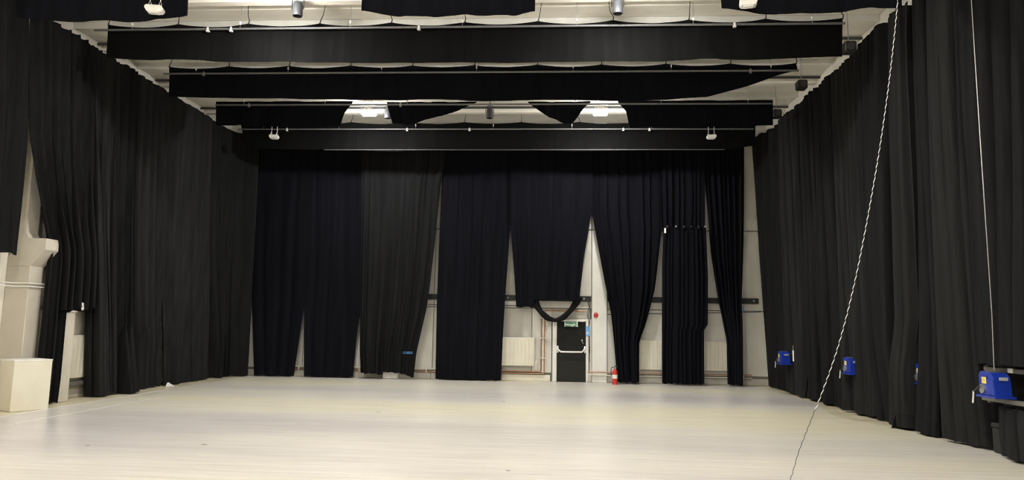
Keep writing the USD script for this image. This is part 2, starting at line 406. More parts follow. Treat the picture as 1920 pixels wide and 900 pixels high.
YC = 24.40
back = [
    ("C1", "wide smooth black drape in the left corner of the back wall", [(-11.1, 8.75), (-10.85, 4.0), (-10.66, 2.0), (-10.48, 0.0)], [(-8.78, 8.75), (-8.78, 2.66), (-9.03, 0.0)], [(0, .04), (1, .03)], 3, .035, "blue_black_cloth", 0.0),
    ("C2", "smooth blue-black drape second from the left on the back wall", [(-8.88, 8.75), (-8.80, 2.6), (-8.66, 0)], [(-6.80, 8.75), (-6.74, 2.69), (-6.87, 1.28), (-6.93, 0)], .04, 4, .04, "blue_black_cloth", 0.0),
    ("C3", "charcoal drape with a blue tape strip near its lifted hem", [(-6.92, 8.75), (-6.76, 2.75), (-6.66, .9), (-6.55, 0)], [(-3.82, 8.75), (-3.88, 7.6), (-4.0, 7.05), (-4.13, 4.91), (-4.27, 3.19), (-4.36, 2.44), (-4.67, .94), (-4.76, 0.0)], [(0, .19), (.3, .19), (.36, .16), (.46, .25), (.62, .22), (.8, .2), (1, .06)], 9, .10, "black_cloth", -0.12),
    ("C4", "straight black drape between two wall gaps left of the door", [(-3.93, 8.75), (-3.96, 7.5), (-4.01, 4.91), (-4.03, 2.82), (-4.0, 0.0)], [(-1.40, 8.75), (-1.48, 5.51), (-1.56, 3.98), (-1.62, 2.85), (-1.67, 1.74), (-1.72, 0)], .03, 6, .06, "blue_black_cloth", -0.02),
    ("C5", "short black drape ending above the door with a looped hem", [(-1.54, 8.75), (-1.47, 5.5), (-1.3, 3.61), (-1.22, 2.5)], [(1.46, 8.75), (1.38, 5.9), (1.13, 4.39), (.95, 2.7)], [(0, 2.56), (.29, 2.56), (.30, 2.83), (1, 2.83)], 6, .05, "blue_black_cloth", -0.12),
    ("C6", "black drape gathered to a narrow foot beside the red extinguisher", [(1.34, 8.75), (1.40, 5.91), (1.78, 3.83), (2.06, 2.35), (2.17, 1.25), (2.24, .4), (2.28, 0)], [(3.95, 8.75), (3.84, 5.36), (3.59, 3.29), (3.25, 2.0), (3.03, 1.45), (3.02, 0)], .07, 7, .11, "blue_black_cloth", 0.0),
    ("C8", "narrow twisted black drape last on the right of the back wall", [(5.34, 8.75), (5.36, 7.1), (5.52, 4.43), (5.72, 2.77), (6.0, 1.5), (6.01, 0)], [(6.78, 8.75), (6.70, 6.0), (6.66, 5.0), (6.49, 2.23), (6.40, 0)], .06, 7, .11, "blue_black_cloth", 0.0),
]
for k, (_, lab, L, R, bot, n, amp, mt, off) in enumerate(back):
    t, g = drape("stage_drape", lab, "curtain", "back", YC + off, L, R, 8.70, bot, n, amp, 11 + k, mt, "drapes along the back wall", nz=34)
    if k == 2:
        c3 = t
        sg, D, S, Z = g
    if k == 4:
        c5 = t
# the drape right of C6 is two cloths, the lower one clipped onto the upper
drape("stage_drape", "upper black drape left of the last gap, a second cloth clipped below", "curtain", "back", YC - 0.16, [(3.82, 8.75), (3.83, 5.2)], [(5.42, 8.75), (5.34, 7.2), (5.31, 5.2)], 8.70, 5.25, 7, .07, 31, "blue_black_cloth", "drapes along the back wall")
t, _ = drape("stage_drape", "lower black cloth clipped on at mid height beside the gap", "curtain", "back", YC - 0.28, [(3.88, 5.6), (3.80, 4.0), (3.74, 0)], [(5.30, 5.6), (5.34, 3.69), (5.30, 2.0), (5.17, 1.97), (5.15, 0)], 5.44, .06, 9, .10, 32, "blue_black_cloth", "drapes along the back wall", ties=6, sag=.05)
for k, x in enumerate((3.98, 4.28, 4.55, 4.8, 5.05, 5.28)):
    obj("clip", box(x - .03, x + .03, YC - .42, YC - .30, 5.35 + .03 * (k % 2), 5.44, .005), "steel" if k in (1, 5) else "black_metal", t)
obj("tag", box(3.86, 3.93, YC - .46, YC - .43, 5.16, 5.34, .004), "label_white", t, "white paper tag")
# blue tape on the charcoal drape, placed on its folds
xs_ = np.linspace(-5.15, -4.82, 12)
ii = np.argmin(np.abs(Z[:, 0] - 0.93))
ys_ = np.interp(xs_, S[ii], YC - .12 - D[ii]) - 0.012
v = np.concatenate([np.stack([xs_, ys_, 0 * xs_ + .965], 1), np.stack([xs_, ys_, 0 * xs_ + .875], 1), np.stack([xs_, ys_ + .006, 0 * xs_ + .965], 1), np.stack([xs_, ys_ + .006, 0 * xs_ + .875], 1)])
f = []
for k in range(11):
    f += [[k, 12 + k, 13 + k], [k, 13 + k, k + 1], [24 + k, 37 + k, 36 + k], [24 + k, 25 + k, 37 + k], [k, k + 1, 25 + k], [k, 25 + k, 24 + k], [12 + k, 36 + k, 37 + k], [12 + k, 37 + k, 13 + k]]
obj("tape_strip", trimesh.Trimesh(v, f, process=False), "tape_blue", c3, "blue tape strip", smooth=False)
# looped hem of the short drape over the door
lp = np.array([(-.62, 2.86), (-.50, 2.60), (-.33, 2.36), (-.10, 2.18), (.16, 2.11), (.42, 2.22), (.67, 2.47), (.88, 2.77), (.97, 2.95)])
tt = np.linspace(0, 1, 41)
pl = np.stack([np.interp(tt, np.linspace(0, 1, 9), lp[:, 0]), np.interp(tt, np.linspace(0, 1, 9), lp[:, 1])], 1)
for _ in range(2):
    pl[1:-1] = (pl[:-2] + 2 * pl[1:-1] + pl[2:]) / 4
tg = np.gradient(pl, axis=0)
tg /= np.linalg.norm(tg, axis=1)[:, None]
nm = np.stack([-tg[:, 1], tg[:, 0]], 1)
wd = .075 + .05 * np.abs(tt - .5) * 2 + .012 * np.sin(tt * 23)
ring = []
for a in np.linspace(0, 2 * np.pi, 11)[:-1]:
    o = pl + nm * (np.cos(a) * wd)[:, None]
    ring.append(np.stack([o[:, 0], YC - .05 + .035 * np.sin(a) + .02 * np.sin(tt * 17), o[:, 1]], 1))
ring = np.stack(ring, 1)
i = np.arange(410).reshape(41, 10)
j = np.roll(i, -1, 1)
q = np.stack([i[:-1], j[:-1], j[1:], i[1:]], -1).reshape(-1, 4)
m = trimesh.Trimesh(ring.reshape(-1, 3), np.vstack([q[:, [0, 1, 2]], q[:, [0, 2, 3]]]), process=False)
m.fix_normals()
obj("hem_loop", m, "black_cloth", c5, "hem band hanging in a loop", smooth=True)
for x, z in ((.62, 4.98), (.67, 4.93)):
    obj("badge", cat(rod((x - .07, YC - .13, z + .02), (x, YC - .13, z + .02), .014), rod((x, YC - .13, z + .02), (x + .05, YC - .13, z - .05), .014)), "label_grey", c5, "pale scrap of tape") if x < .65 else None

# left wall drapes
CL = -11.40
left = [
    ("black drape nearest on the left, hanging short above the corbel", [(10.6, 9), (10.6, 3)], [(13.72, 8.7), (14.05, 5.83), (14.13, 3.25)], 3.25, 7, .10, 8.62, "black_cloth"),
    ("black drape with a ragged low tail beside the concrete corbel", [(13.78, 8.7), (14.09, 5.83), (14.44, 4.79), (14.74, 4.0), (14.93, 3.5), (14.95, 3.0), (14.88, 0)], [(15.68, 8.7), (16.10, 5.77), (16.50, 2.2), (16.52, 0)], [(0, .03), (.12, .05), (.22, .03), (.24, 2.12), (.42, 2.05), (.46, 2.25), (.7, 2.1), (1, 2.22)], 7, .14, 8.62, "black_cloth"),
    ("tightly gathered black drape right of the low white pier", [(15.56, 8.7), (15.99, 5.77), (16.50, 2.2), (16.75, 0)], [(16.86, 8.7), (17.15, 4.6), (17.62, 0)], .03, 5, .17, 8.62, "charcoal_cloth"),
    ("narrow black drape beside a slit showing a radiator", [(16.76, 8.7), (17.05, 4.6), (17.64, 0)], [(17.78, 8.7), (18.10, 4.6), (18.42, 1.75), (18.14, 1.4), (18.12, 0)], .03, 4, .15, 8.62, "black_cloth"),
    ("black drape with soft folds in the middle of the left wall", [(17.66, 8.7), (17.95, 4.6), (18.30, 1.8), (18.48, 1.5), (18.50, 0)], [(19.02, 8.7), (19.42, 4.6), (19.95, 0)], .03, 4, .12, 8.62, "charcoal_cloth"),
    ("broad smooth black drape toward the far end of the left wall", [(18.92, 8.7), (19.36, 4.6), (20.05, 0)], [(21.98, 8.7), (22.3, 4.6), (22.9, 0)], .03, 6, .09, 8.62, "charcoal_cloth"),
    ("last black drape at the far end of the left wall", [(21.86, 8.7), (22.26, 4.6), (23.05, 0)], [(24.05, 8.7), (24.05, 0)], .03, 5, .08, 8.62, "black_cloth"),
]
for k, (lab, L, R, bot, n, amp, top, mt) in enumerate(left):
    drape("stage_drape", lab, "curtain", "left", CL + (0.03 if k % 2 else 0), L, R, top, bot, n, amp * 1.4, 51 + k, mt, "drapes along the left wall", nz=40 if k == 1 else 30, ties=int(n), sag=.035, edge=.13, curl=.78 if k == 6 else 0, nu=161 if k == 1 else None)

# right wall drapes
CR = 7.42
rightd = [
    ("flat black drape at the far end of the right wall", [(24.25, 9), (24.25, 0)], [(22.30, 9), (22.35, 0)], .04, 4, .10, 0, "black_cloth"),
    ("black drape with spread foot between the far blue winch and a white tag", [(22.22, 9), (22.15, 0)], [(20.9, 9), (20.35, 0)], .04, 4, .13, .28, "charcoal_cloth"),
    ("finely pleated black drape behind the foot of the striped rope", [(20.86, 9), (20.25, 0)], [(18.1, 9), (17.62, 0)], .04, 10, .16, 0, "black_cloth"),
    ("pleated black drape right of the second blue winch", [(18.06, 9), (17.40, 0)], [(16.2, 9), (15.95, 0)], .05, 8, .19, 0, "charcoal_cloth"),
    ("black drape whose dark foot trails out over the pale floor", [(16.16, 9), (15.9, 0)], [(14.78, 9), (14.85, 1.6), (14.45, 0)], .03, 5, .20, .62, "black_cloth"),
    ("black drape left of the slit showing a hidden blue winch", [(14.74, 9), (14.85, 2.5), (14.78, 0)], [(13.98, 9), (14.06, 2.2), (14.22, 1.2), (14.22, 0)], .04, 3, .22, 0, "charcoal_cloth"),
    ("black drape right of the slit showing a hidden blue winch", [(13.94, 9), (13.92, 2.2), (13.88, 1.2), (13.88, 0)], [(13.22, 9), (13.24, 2), (13.36, 0)], .04, 3, .22, 0, "black_cloth"),
    ("tall black drape just left of the steel winch frame", [(13.18, 9), (13.10, 2), (13.06, 0)], [(12.18, 9), (12.15, 2), (12.10, 0)], .04, 4, .24, 0, "charcoal_cloth"),
    ("black drape cut short above the steel winch frame", [(12.14, 9), (12.02, 1)], [(8.2, 9), (8.2, 1)], 1.42, 13, .24, 0, "black_cloth"),
    ("black cloth filling the opening behind the steel stand", [(12.6, 9), (12.5, 0.95), (12.1, 0.8), (12.1, 0)], [(8.6, 9), (8.6, 0)], .04, 6, .06, 0, "black_cloth"),
    ("short black cloth hanging under the nearest blue winch", [(11.60, 1.2), (11.50, 0)], [(10.2, 1.2), (10.2, 0)], .05, 5, .14, 0, "charcoal_cloth"),
]
for k, (lab, L, R, bot, n, amp, fl, mt) in enumerate(rightd):
    drape("stage_drape", lab, "curtain", "right", CR if k < 9 else (7.50 if k == 9 else 7.12), L, R, 8.66 if k < 9 else (1.62 if k == 9 else .78), bot, n * (.95 if k < 4 else .8), amp * (1.5 if k < 4 else 1.75), 81 + k, mt, "drapes along the right wall", flare=fl, edge=.08 if k < 9 else 0, lean=.42 if k == 0 else 0, nz=36, ties=int(n) if k < 9 else 0, sag=.05, amp_top=.55)

for nm, a, b, lab in (("curtain_track", (CL - .05, 10.0, 8.55), (CL - .05, 24.3, 8.55), "black curtain track above the left drapes"), ("curtain_track", (CR + .05, 8.0, 8.55), (CR + .05, 24.3, 8.55), "black curtain track above the right drapes"), ("curtain_track", (-11.2, YC + .06, 8.60), (7.1, YC + .06, 8.60), "black curtain track above the back drapes")):
    t = thing(nm, lab, "curtain track")
    d = np.array(b) - np.array(a)
    obj("rail", rod(a, b, .022, 6), "rail_black", t)
    L_ = np.linalg.norm(d)
    for s in np.linspace(.3, L_ - .3, 7):
        p = np.array(a) + d / L_ * s
        obj("bracket", rod(p, (XL, p[1], p[2]) if p[0] < -11.3 and d[1] else ((XR, p[1], p[2]) if d[1] else (p[0], YB, p[2])), .012, 6), "black_metal", t)

# ------------------------------------------------------------------ borders and their battens across the hall
BY = {0: 12.15, 1: 14.87, 2: 17.68, 3: 20.38, 4: 23.05}


def border(lab, k, L, R, top, bot, n=6, amp=.05, seed=0, mt="blue_black_cloth", ties=0, sag=.06, soft=.06, back=.10, cords=True, nu=None, nz=14):
    t, (sg, D, S, Z) = drape("border", lab, "border curtain", "back", BY[k] + back, L, R, top, bot, n, amp, seed, mt, "black border cloths across the ceiling", nz=nz, ties=ties, sag=sag, soft=soft, heading=False, nu=nu or 181, amp_top=.6)
    if ties and cords:
        for q in range(ties + 1):
            ix = min(int(round(q / ties * (Z.shape[1] - 1))), Z.shape[1] - 1)
            x, z = S[0, ix], Z[0, ix]
            y = BY[k] + back - D[0, ix]
            dx = .10 * math.sin(q * 2.3 + k)
            hh = min(ZC - .03, z + .55)
            obj("tie_cord", tube([(x, y, z - .02), (x + .02, y, z + .06), (x + dx * .6, y + .04, z + .22), (x + dx, y + .06, hh)], [.016, .011, .008, .006], 6), "rope_black", t)
    if k == 3:
        for q in range(5):
            ix = int(round((.06 + .22 * q) * (Z.shape[1] - 1)))
            x, z, y = S[0, ix], Z[0, ix], BY[k] + back - D[0, ix]
            obj("tie_cord", tube([(x, y - .004, z - .02), (x, y - .02, z + .01), (x, BY[k] - .02, 8.615), (x, BY[k] - .055, 8.585)], .005, 5), "rope_black", t)
    return t


border("left piece of the broken front border beside a white flood lamp", 0, [(-10.6, 9), (-10.2, 7)], [(-7.02, 9), (-6.93, 7)], 8.7, [(0, 7.66), (.2, 7.60), (.45, 7.57), (.75, 7.57), (1, 7.66)], 3, .05, 201, ties=2)
border("middle piece of the broken front border, top centre", 0, [(-3.62, 9), (-3.58, 7)], [(-.33, 9), (-.36, 7)], 8.7, [(0, 7.70), (.18, 7.64), (.42, 7.58), (.6, 7.64), (.72, 7.60), (.88, 7.59), (1, 7.68)], 3, .05, 202, ties=2)
border("right piece of the broken front border beside a white flood lamp", 0, [(2.98, 9), (3.06, 7)], [(6.3, 9), (6.2, 7)], 8.7, [(0, 7.66), (.2, 7.62), (.35, 7.55), (.6, 7.60), (1, 7.70)], 3, .05, 203, ties=2)
border("broad unbroken border, second row from the camera", 1, [(-10.42, 9), (-10.28, 7)], [(6.36, 9), (6.24, 7)], 8.745, [(0, 7.93), (.12, 7.85), (.35, 7.78), (.6, 7.76), (.85, 7.80), (1, 7.84)], 7, .05, 211, "deep_black_cloth", ties=10, sag=.075)
border("border with its right end pulled up to the pipe", 2, [(-10.55, 9), (-10.38, 7)], [(6.30, 9), (6.44, 7)], 8.82, [(0, 7.95), (.2, 7.88), (.5, 7.83), (.80, 7.83), (.86, 7.90), (.92, 8.2), (.97, 8.5), (1, 8.62)], 6, .05, 221, "blue_black_cloth", ties=10, sag=.065)
border("left half of the torn border, left of the opening with the lamp", 3, [(-10.54, 9), (-10.40, 7)], [(-6.12, 9), (-6.20, 8.66), (-6.42, 8.35), (-6.52, 8.0), (-6.53, 7)], 8.72, [(0, 7.97), (.5, 7.91), (1, 7.90)], 3, .05, 231, "blue_black_cloth")
border("right half of the torn border, right of the second lamp", 3, [(1.88, 9), (1.97, 8.66), (2.2, 8.4), (2.28, 8.0), (2.28, 7)], [(6.55, 9), (6.50, 7)], 8.72, [(0, 7.88), (.5, 7.88), (1, 7.93)], 3, .05, 232, "blue_black_cloth")
border("drooping swag of torn border right of the left lamp", 3, [(-5.14, 9), (-5.12, 8.6), (-4.92, 8.0), (-4.9, 7)], [(-2.33, 9), (-2.36, 8.2)], 8.72, [(0, 8.02), (.2, 8.00), (.38, 8.13), (.6, 8.28), (.8, 8.46), (1, 8.68)], 3, .07, 233, soft=.12, back=.24)
border("triangular scrap of torn border left of the second lamp", 3, [(-.78, 9), (-.70, 7)], [(1.14, 9), (1.10, 7)], 8.72, [(0, 8.68), (.08, 8.55), (.30, 8.28), (.50, 8.07), (.60, 8.02), (.72, 8.05), (.84, 8.36), (1, 8.69)], 3, .07, 234, soft=.12, back=.24)
b4 = border("farthest border, hanging close before the back wall drapes", 4, [(-11.0, 9), (-10.5, 7)], [(6.82, 9), (6.72, 7)], 8.86, [(0, 7.92), (.3, 7.84), (.7, 7.84), (.95, 7.90), (1, 8.02)], 6, .04, 241, "deep_black_cloth", ties=9, sag=.06)
obj("hem_pipe", rod((-7.9, BY[4] - .05, 7.845), (5.75, BY[4] - .03, 7.875), .013, 8), "pipe_grey", b4, "thin grey pipe in the hem")

clamps = {1: (-7.96, -7.41, -3.05, 3.98), 2: (-9.49, 5.11), 3: (-9.42, -4.67), 4: (-9.25, -5.02, -2.86, 2.38, 3.26)}
ends = {0: (-10.5, 6.35), 1: (-10.68, 6.36), 2: (-10.62, 6.34), 3: (-10.5, 6.5), 4: (-11.0, 6.72)}
blab = {0: "grey pipe batten over the broken front border", 1: "grey pipe batten across the broad second border", 2: "grey pipe batten across the border with the pulled-up end", 3: "grey pipe batten across the torn border and both lamps", 4: "grey pipe batten across the farthest border"}
for k in range(5):
    y, z = BY[k] - .02, 8.585
    t = thing("pipe_batten", blab[k], "pipe", group="pipe battens across the ceiling")
    obj("pipe", rod((ends[k][0], y, z), (ends[k][1], y, z), .026, 12), "pipe_grey", t)
    for x in clamps.get(k, ()):
        cl = obj("clamp", cat(box(x - .025, x + .025, y - .035, y + .035, z - .035, z + .035, .008), box(x - .035, x + .035, y - .04, y + .03, z - .07, z - .033, .006)), "white_plastic" if k in (1, 4) else "steel", t, "pale clamp on the pipe")
        obj("bolt", rod((x, y - .03, z + .03), (x, y - .03, z + .06), .008, 6), "steel", cl)
    for x in np.linspace(ends[k][0] + .9, ends[k][1] - .7, 7):
        obj("hanger_wire", rod((x, y, z), (x, y + .02, ZC - .02), .007, 5), "steel", t)
        obj("hanger_clip", box(x - .015, x + .015, y - .02, y + .02, z + .10, z + .17, .004), "white_plastic", t)

# ------------------------------------------------------------------ lamps
def high_bay(lab, loc):
    t = thing("high_bay_lamp", lab, "lamp", loc, group="lit high bay lamps under the ceiling")
    obj("housing", cat(box(-.235, .235, -.235, .235, .052, .12, .02), box(-.10, .10, -.10, .10, .12, .24, .015)), "white_plastic", t)
    for k in range(7):
        obj("fin", box(-.18 + k * .06 - .006, -.18 + k * .06 + .006, -.17, .17, .12, .17), "steel", t)
    obj("lens", trimesh.convex.convex_hull(np.array([(a * sx, a * sy, z) for sx in (-1, 1) for sy in (-1, 1) for a, z in ((.215, .055), (.215, .005), (.19, -.018))])), "lamp_glow", t, "glowing lens", smooth=False)
    for s in (-1, 1):
        obj("rod", rod((s * .12, 0, .10), (s * .12, 0, ZC - .015 - loc[2]), .006, 6), "steel", t)
    return t


lamp_labels = {(-5.95, 21.35): "lit lamp seen through the left opening of the torn border", (1.5, 21.35): "lit lamp seen through the right opening of the torn border",
               (-5.95, 13.40): "lit lamp at the top edge, left of the middle front border", (1.30, 13.40): "lit lamp at the top edge, right of the middle front border"}
hb = None
for (x, y) in [(-5.95, 21.35), (1.5, 21.35), (-5.95, 13.40), (1.30, 13.40), (-5.95, 5.4), (1.4, 5.4), (-5.95, -1.2), (1.4, -1.2)]:
    lab = lamp_labels.get((x, y), "lit lamp in the row overhead near the camera" if y > 0 else "lit lamp in the row overhead behind the camera")
    lab = lab if y > 6 else lab.replace("lit lamp", "lit left lamp" if x < 0 else "lit right lamp")
    if hb is None:
        hb = high_bay(lab, (x, y, 8.60))
    else:
        copy_of(hb, (x, y, 8.60), 0, lab)

for lab, loc, ln, rz in (("unlit white flood lamp hanging before the left front border piece", (-7.43, 11.9, 7.57), 1.465, 12), ("unlit white flood lamp hanging before the right front border piece", (3.44, 11.9, 7.57), 1.465, -12),
                         ("unlit white flood lamp before the left end of the farthest border", (-9.39, 22.3, 8.03), 1.15, 8), ("unlit white flood lamp before the right end of the farthest border", (5.15, 22.3, 8.03), 1.15, -4)):
    t = thing("flood_lamp", lab, "lamp", loc, rz, "unlit white flood lamps")
    obj("housing", trimesh.convex.convex_hull(np.array([(sx * a, sy * b, z) for sx in (-1, 1) for sy in (-1, 1) for a, b, z in ((.15, .10, .07), (.15, .10, .11), (.125, .085, .14), (.12, .08, .02))])), "white_plastic", t)
    obj("lens", trimesh.convex.convex_hull(np.array([(sx * a, sy * b, z) for sx in (-1, 1) for sy in (-1, 1) for a, b, z in ((.10, .07, .022), (.08, .05, .0))])), "label_white", t, "unlit white lens")
    for s_ in (-1, 1):
        obj("bracket", tube([(s_ * .09 - .03, 0, .13), (s_ * .09 - .02, 0, .20), (s_ * .09, 0, .25), (s_ * .09 + .02, 0, .20), (s_ * .09 + .03, 0, .13)], .008, 6), "steel", t)
        obj("rod", rod((s_ * .09, 0, .24), (s_ * .09, 0, ln), .010, 6), "white_plastic", t)

sp_ = None
for lab, loc in (("dark grey cylinder spotlight beside the top left lit lamp", (-5.66, 14.3, 8.62)), ("dark grey cylinder spotlight below the top right lit lamp", (1.37, 14.3, 8.60)),
                 ("dark cylinder spotlight just right of the lamp in the left opening", (-5.44, 21.9, 8.62)), ("dark cylinder spotlight alone in the middle opening of the torn border", (-2.07, 21.9, 8.62))):
    if sp_ is None:
        sp_ = t = thing("spotlight", lab, "lamp", loc, 0, "dark cylinder spotlights under the ceiling")
        obj("body", lathe([(0, .02), (.085, .02), (.10, 0), (.11, .02), (.11, .26), (.09, .32), (.05, .34), (0, .34)], 20), "dark_grey", t)
        obj("lens", lathe([(0, .012), (.088, .012), (.088, .022), (0, .022)], 20), "black_metal", t)
        obj("yoke", tube([(-.13, 0, .16), (-.13, 0, .38), (0, 0, .44), (.13, 0, .38), (.13, 0, .16)], .010, 6), "black_metal", t)
        obj("stem", rod((0, 0, .43), (0, 0, .56), .012, 6), "black_metal", t)
    else:
        copy_of(sp_, loc, 0, lab)

# black pulley boxes where the lifting cables meet the right wall
for lab, loc, hl in (("black pulley box at the right end of the broad second border", (6.50, 15.05, 7.98), 1.28), ("black pulley box high on the right wall by the pulled-up border end", (6.70, 18.5, 8.36), .92), ("black pulley box at the right end of the torn border", (6.70, 20.62, 8.22), 1.06)):
    t = thing("pulley_box", lab, "pulley", loc, 0, "black pulley boxes by the right wall")
    obj("body", box(-.13, .13, -.13, .13, 0, .25, .03), "black_metal", t)
    obj("wheel", lathe([(0, -.02), (.09, -.02), (.075, 0), (.09, .02), (0, .02)], 20).apply_transform(trimesh.transformations.rotation_matrix(np.pi / 2, [1, 0, 0])).apply_translation([0, -.14, .12]), "dark_grey", t)
    obj("bracket", box(-.008, .008, -.008, .008, .25, hl), "label_grey", t)

# ------------------------------------------------------------------ back wall fittings
t = thing("cable_rail", "black cable trunking running along the back wall at head height", "trunking")
for x0, x1 in ((-8.0, -3.0), (-3.0, 1.40), (1.98, 7.2)):
    seg = obj("trunk", box(x0, x1, YB - .11, YB - .005, 2.80, 2.99, .008), "rail_black", t)
    for x in np.arange(x0 + .55, x1, .9):
        obj("socket", box(x - .03, x + .03, YB - .122, YB - .108, 2.87, 2.93, .003), "label_grey", seg)

t = thing("cable_bundle", "loose black cables dangling from the trunking left of the pilaster", "cable")
for k in range(3):
    obj("cable", tube([(1.28 + .05 * k, YB - .07, 2.82), (1.33 + .02 * k, YB - .09, 2.6), (1.25 + .06 * k, YB - .07, 2.42 - .1 * k), (1.33, YB - .04, 2.0), (1.335 + .01 * k, YB - .04, .4 + .3 * k)], .009, 6), "rope_black", t)


def radiator(lab, x0, x1, y, z0, z1, side="back"):
    """A panel radiator on the back wall (built along x) or on the left wall (turned)."""
    w = x1 - x0
    t = thing("radiator", lab, "radiator", ((x0 + x1) / 2, y, z0) if side == "back" else (y, (x0 + x1) / 2, z0), 0 if side == "back" else 90, "white panel radiators")
    h = z1 - z0
    obj("panel", box(-w / 2, w / 2, -.055, -.005, 0, h, .012), "cream_paint", t)
    nf = max(3, int(w / .13))
    for k in range(nf):
        x = -w / 2 + w * (k + .5) / nf
        obj("rib", box(x - .022, x + .022, -.064, -.05, .05, h - .05, .006), "cream_paint", t)
    obj("grille", box(-w / 2 + .01, w / 2 - .01, -.05, .04, h, h + .012, .003), "white_paint", t)
    v = obj("valve", cat(rod((w / 2, -.02, .09), (w / 2 + .06, -.02, .09), .014), rod((w / 2 + .06, -.02, .12), (w / 2 + .06, -.02, -.10), .014)), "white_plastic", t)
    obj("knob", lathe([(0, 0), (.024, 0), (.028, .03), (.02, .06), (0, .06)], 14, (w / 2 + .06, -.02, .12)), "white_plastic", v)
    for s in (-1, 1):
        obj("bracket", box(s * w * .36 - .02, s * w * .36 + .02, -.01, .07, .1, h - .1), "white_paint", t)
    return t


radiator("white panel radiator left of the escape door", -2.3, -.58, YB - .08, .52, 1.50)
radiator("white panel radiator between the extinguisher drape and its neighbour", 3.03, 4.45, YB - .08, .47, 1.48)
radiator("white panel radiator before the right-hand gap of the back wall", 4.85, 6.25, YB - .08, .47, 1.47)
radiator("white radiator beside the low pier under the left drapes", 16.22, 17.5, -11.58, .48, 1.50, "left")
radiator("white radiator glimpsed through the slit between left drapes", 18.12, 19.3, -11.58, .50, 1.46, "left")

t = thing("heating_pipe", "copper heating pipes rising beside the radiator left of the door", "pipe", group="heating pipes on the back wall")
for x, r, z0 in ((-.345, .022, .34), (-.235, .018, .26)):
    obj("riser", tube([(-2.2, YB - .05, z0), (x - .06, YB - .05, z0), (x - .015, YB - .05, z0 + .015), (x, YB - .05, z0 + .06), (x, YB - .05, 2.46)], r, 8), "copper", t)
obj("crossover", tube([(-.235, YB - .05, 2.46), (-.2, YB - .05, 2.48), (1.20, YB - .05, 2.46)], .024, 8), "copper", t)
obj("sleeve", box(-.30, -.26, YB - .04, YB - .01, .3, 2.4), "white_paint", t)
for z in (.8, 1.5, 2.2):
    obj("clip", box(-.38, -.20, YB - .08, YB - .0, z - .012, z + .012), "white_plastic", t)
t = thing("heating_pipe", "pair of low heating pipes behind the fire extinguisher", "pipe", group="heating pipes on the back wall")
for z in (.36, .255):
    obj("run", rod((1.28, YB - .15, z), (6.9, YB - .15, z), .02, 8), "copper" if z > .3 else "cream_paint", t)
for x in (1.4, 2.9, 4.7, 6.6):
    obj("bracket", box(x - .015, x + .015, YB - .16, YB, .22, .40), "white_paint", t)
t = thing("heating_pipe", "pair of low heating pipes behind the charcoal drape", "pipe", group="heating pipes on the back wall")
for z in (.36, .255):
    obj("run", rod((-9.5, YB - .05, z), (-2.4, YB - .05, z), .02, 8), "copper" if z < .3 else "cream_paint", t)
for x in (-9.0, -6.8, -4.4, -3.0):
    obj("bracket", box(x - .015, x + .015, YB - .08, YB, .22, .40), "white_paint", t)

t = thing("conduit", "thin grey conduit line above the back wall radiators", "conduit")
for z in (2.62,):
    obj("tube", rod((-4.4, YB - .015, z), (-.7, YB - .015, z), .012, 6), "dark_grey", t)
    obj("tube", rod((1.97, YB - .015, 2.36), (7.3, YB - .015, 2.52), .010, 6), "dark_grey", t)

t = thing("fire_alarm", "small round red fire alarm on the white pilaster", "alarm", (1.565, YB - .10, 2.325))
rx = trimesh.transformations.rotation_matrix(np.pi / 2, [1, 0, 0])
obj("bell", lathe([(0, 0), (.085, 0), (.085, .03), (.06, .06), (.02, .07), (0, .07)], 20).apply_transform(rx), "red_paint", t)
obj("back_plate", box(-.05, .05, -.012, .0, -.09, .09, .004), "red_paint", t)

t = thing("mandatory_sign", "light blue safety sign on the frame right of the dark door", "sign", (1.285, YB - .075, 1.60))
obj("sign_plate", box(-.075, .075, -.006, .0, 0, .33, .002), "sign_blue", t)
obj("sign_mark", box(-.05, .02, -.009, -.006, .06, .14), "label_white", t)
t = thing("wall_switch", "light blue square switch plate by the last back drape", "switch", (6.63, YB, 2.62))
obj("plate", box(-.08, .08, -.02, 0, -.09, .09, .006), "sign_blue", t)
obj("rocker", box(-.035, .035, -.028, -.018, -.05, .05, .004), "label_white", t)

t = thing("fire_extinguisher", "red fire extinguisher standing on the floor beside the gathered drape", "extinguisher", (2.16, YC - .46, 0))
obj("cylinder", lathe([(0, 0), (.085, 0), (.092, .02), (.092, .40), (.085, .44), (.06, .49), (.03, .515), (.03, .53), (0, .53)], 24), "red_paint", t)
obj("label", lathe([(.0925, .20), (.0935, .20), (.0935, .33), (.0925, .33)], 24), "label_white", t, "pale printed label band")
vv = obj("valve", cat(rod((0, 0, .52), (0, 0, .58), .026, 12), box(-.02, .09, -.014, .014, .575, .60, .004), box(-.02, .10, -.014, .014, .615, .635, .004)), "black_metal", t)
obj("gauge", lathe([(0, 0), (.02, 0), (.02, .012), (0, .012)], 14).apply_transform(rx).apply_translation([0, -.024, .555]), "label_white", vv)
obj("hose", tube([(-.03, 0, .56), (-.09, -.01, .58), (-.125, -.01, .53), (-.13, -.01, .42), (-.118, -.01, .30)], .012, 8), "rubber", t)

t = thing("foam_block", "white block on the floor under the lifted hem of the charcoal drape", "block", (-5.63, YB - .21, 0))
obj("body", box(-.27, .27, -.10, .10, 0, .24, .02), "white_plastic", t)

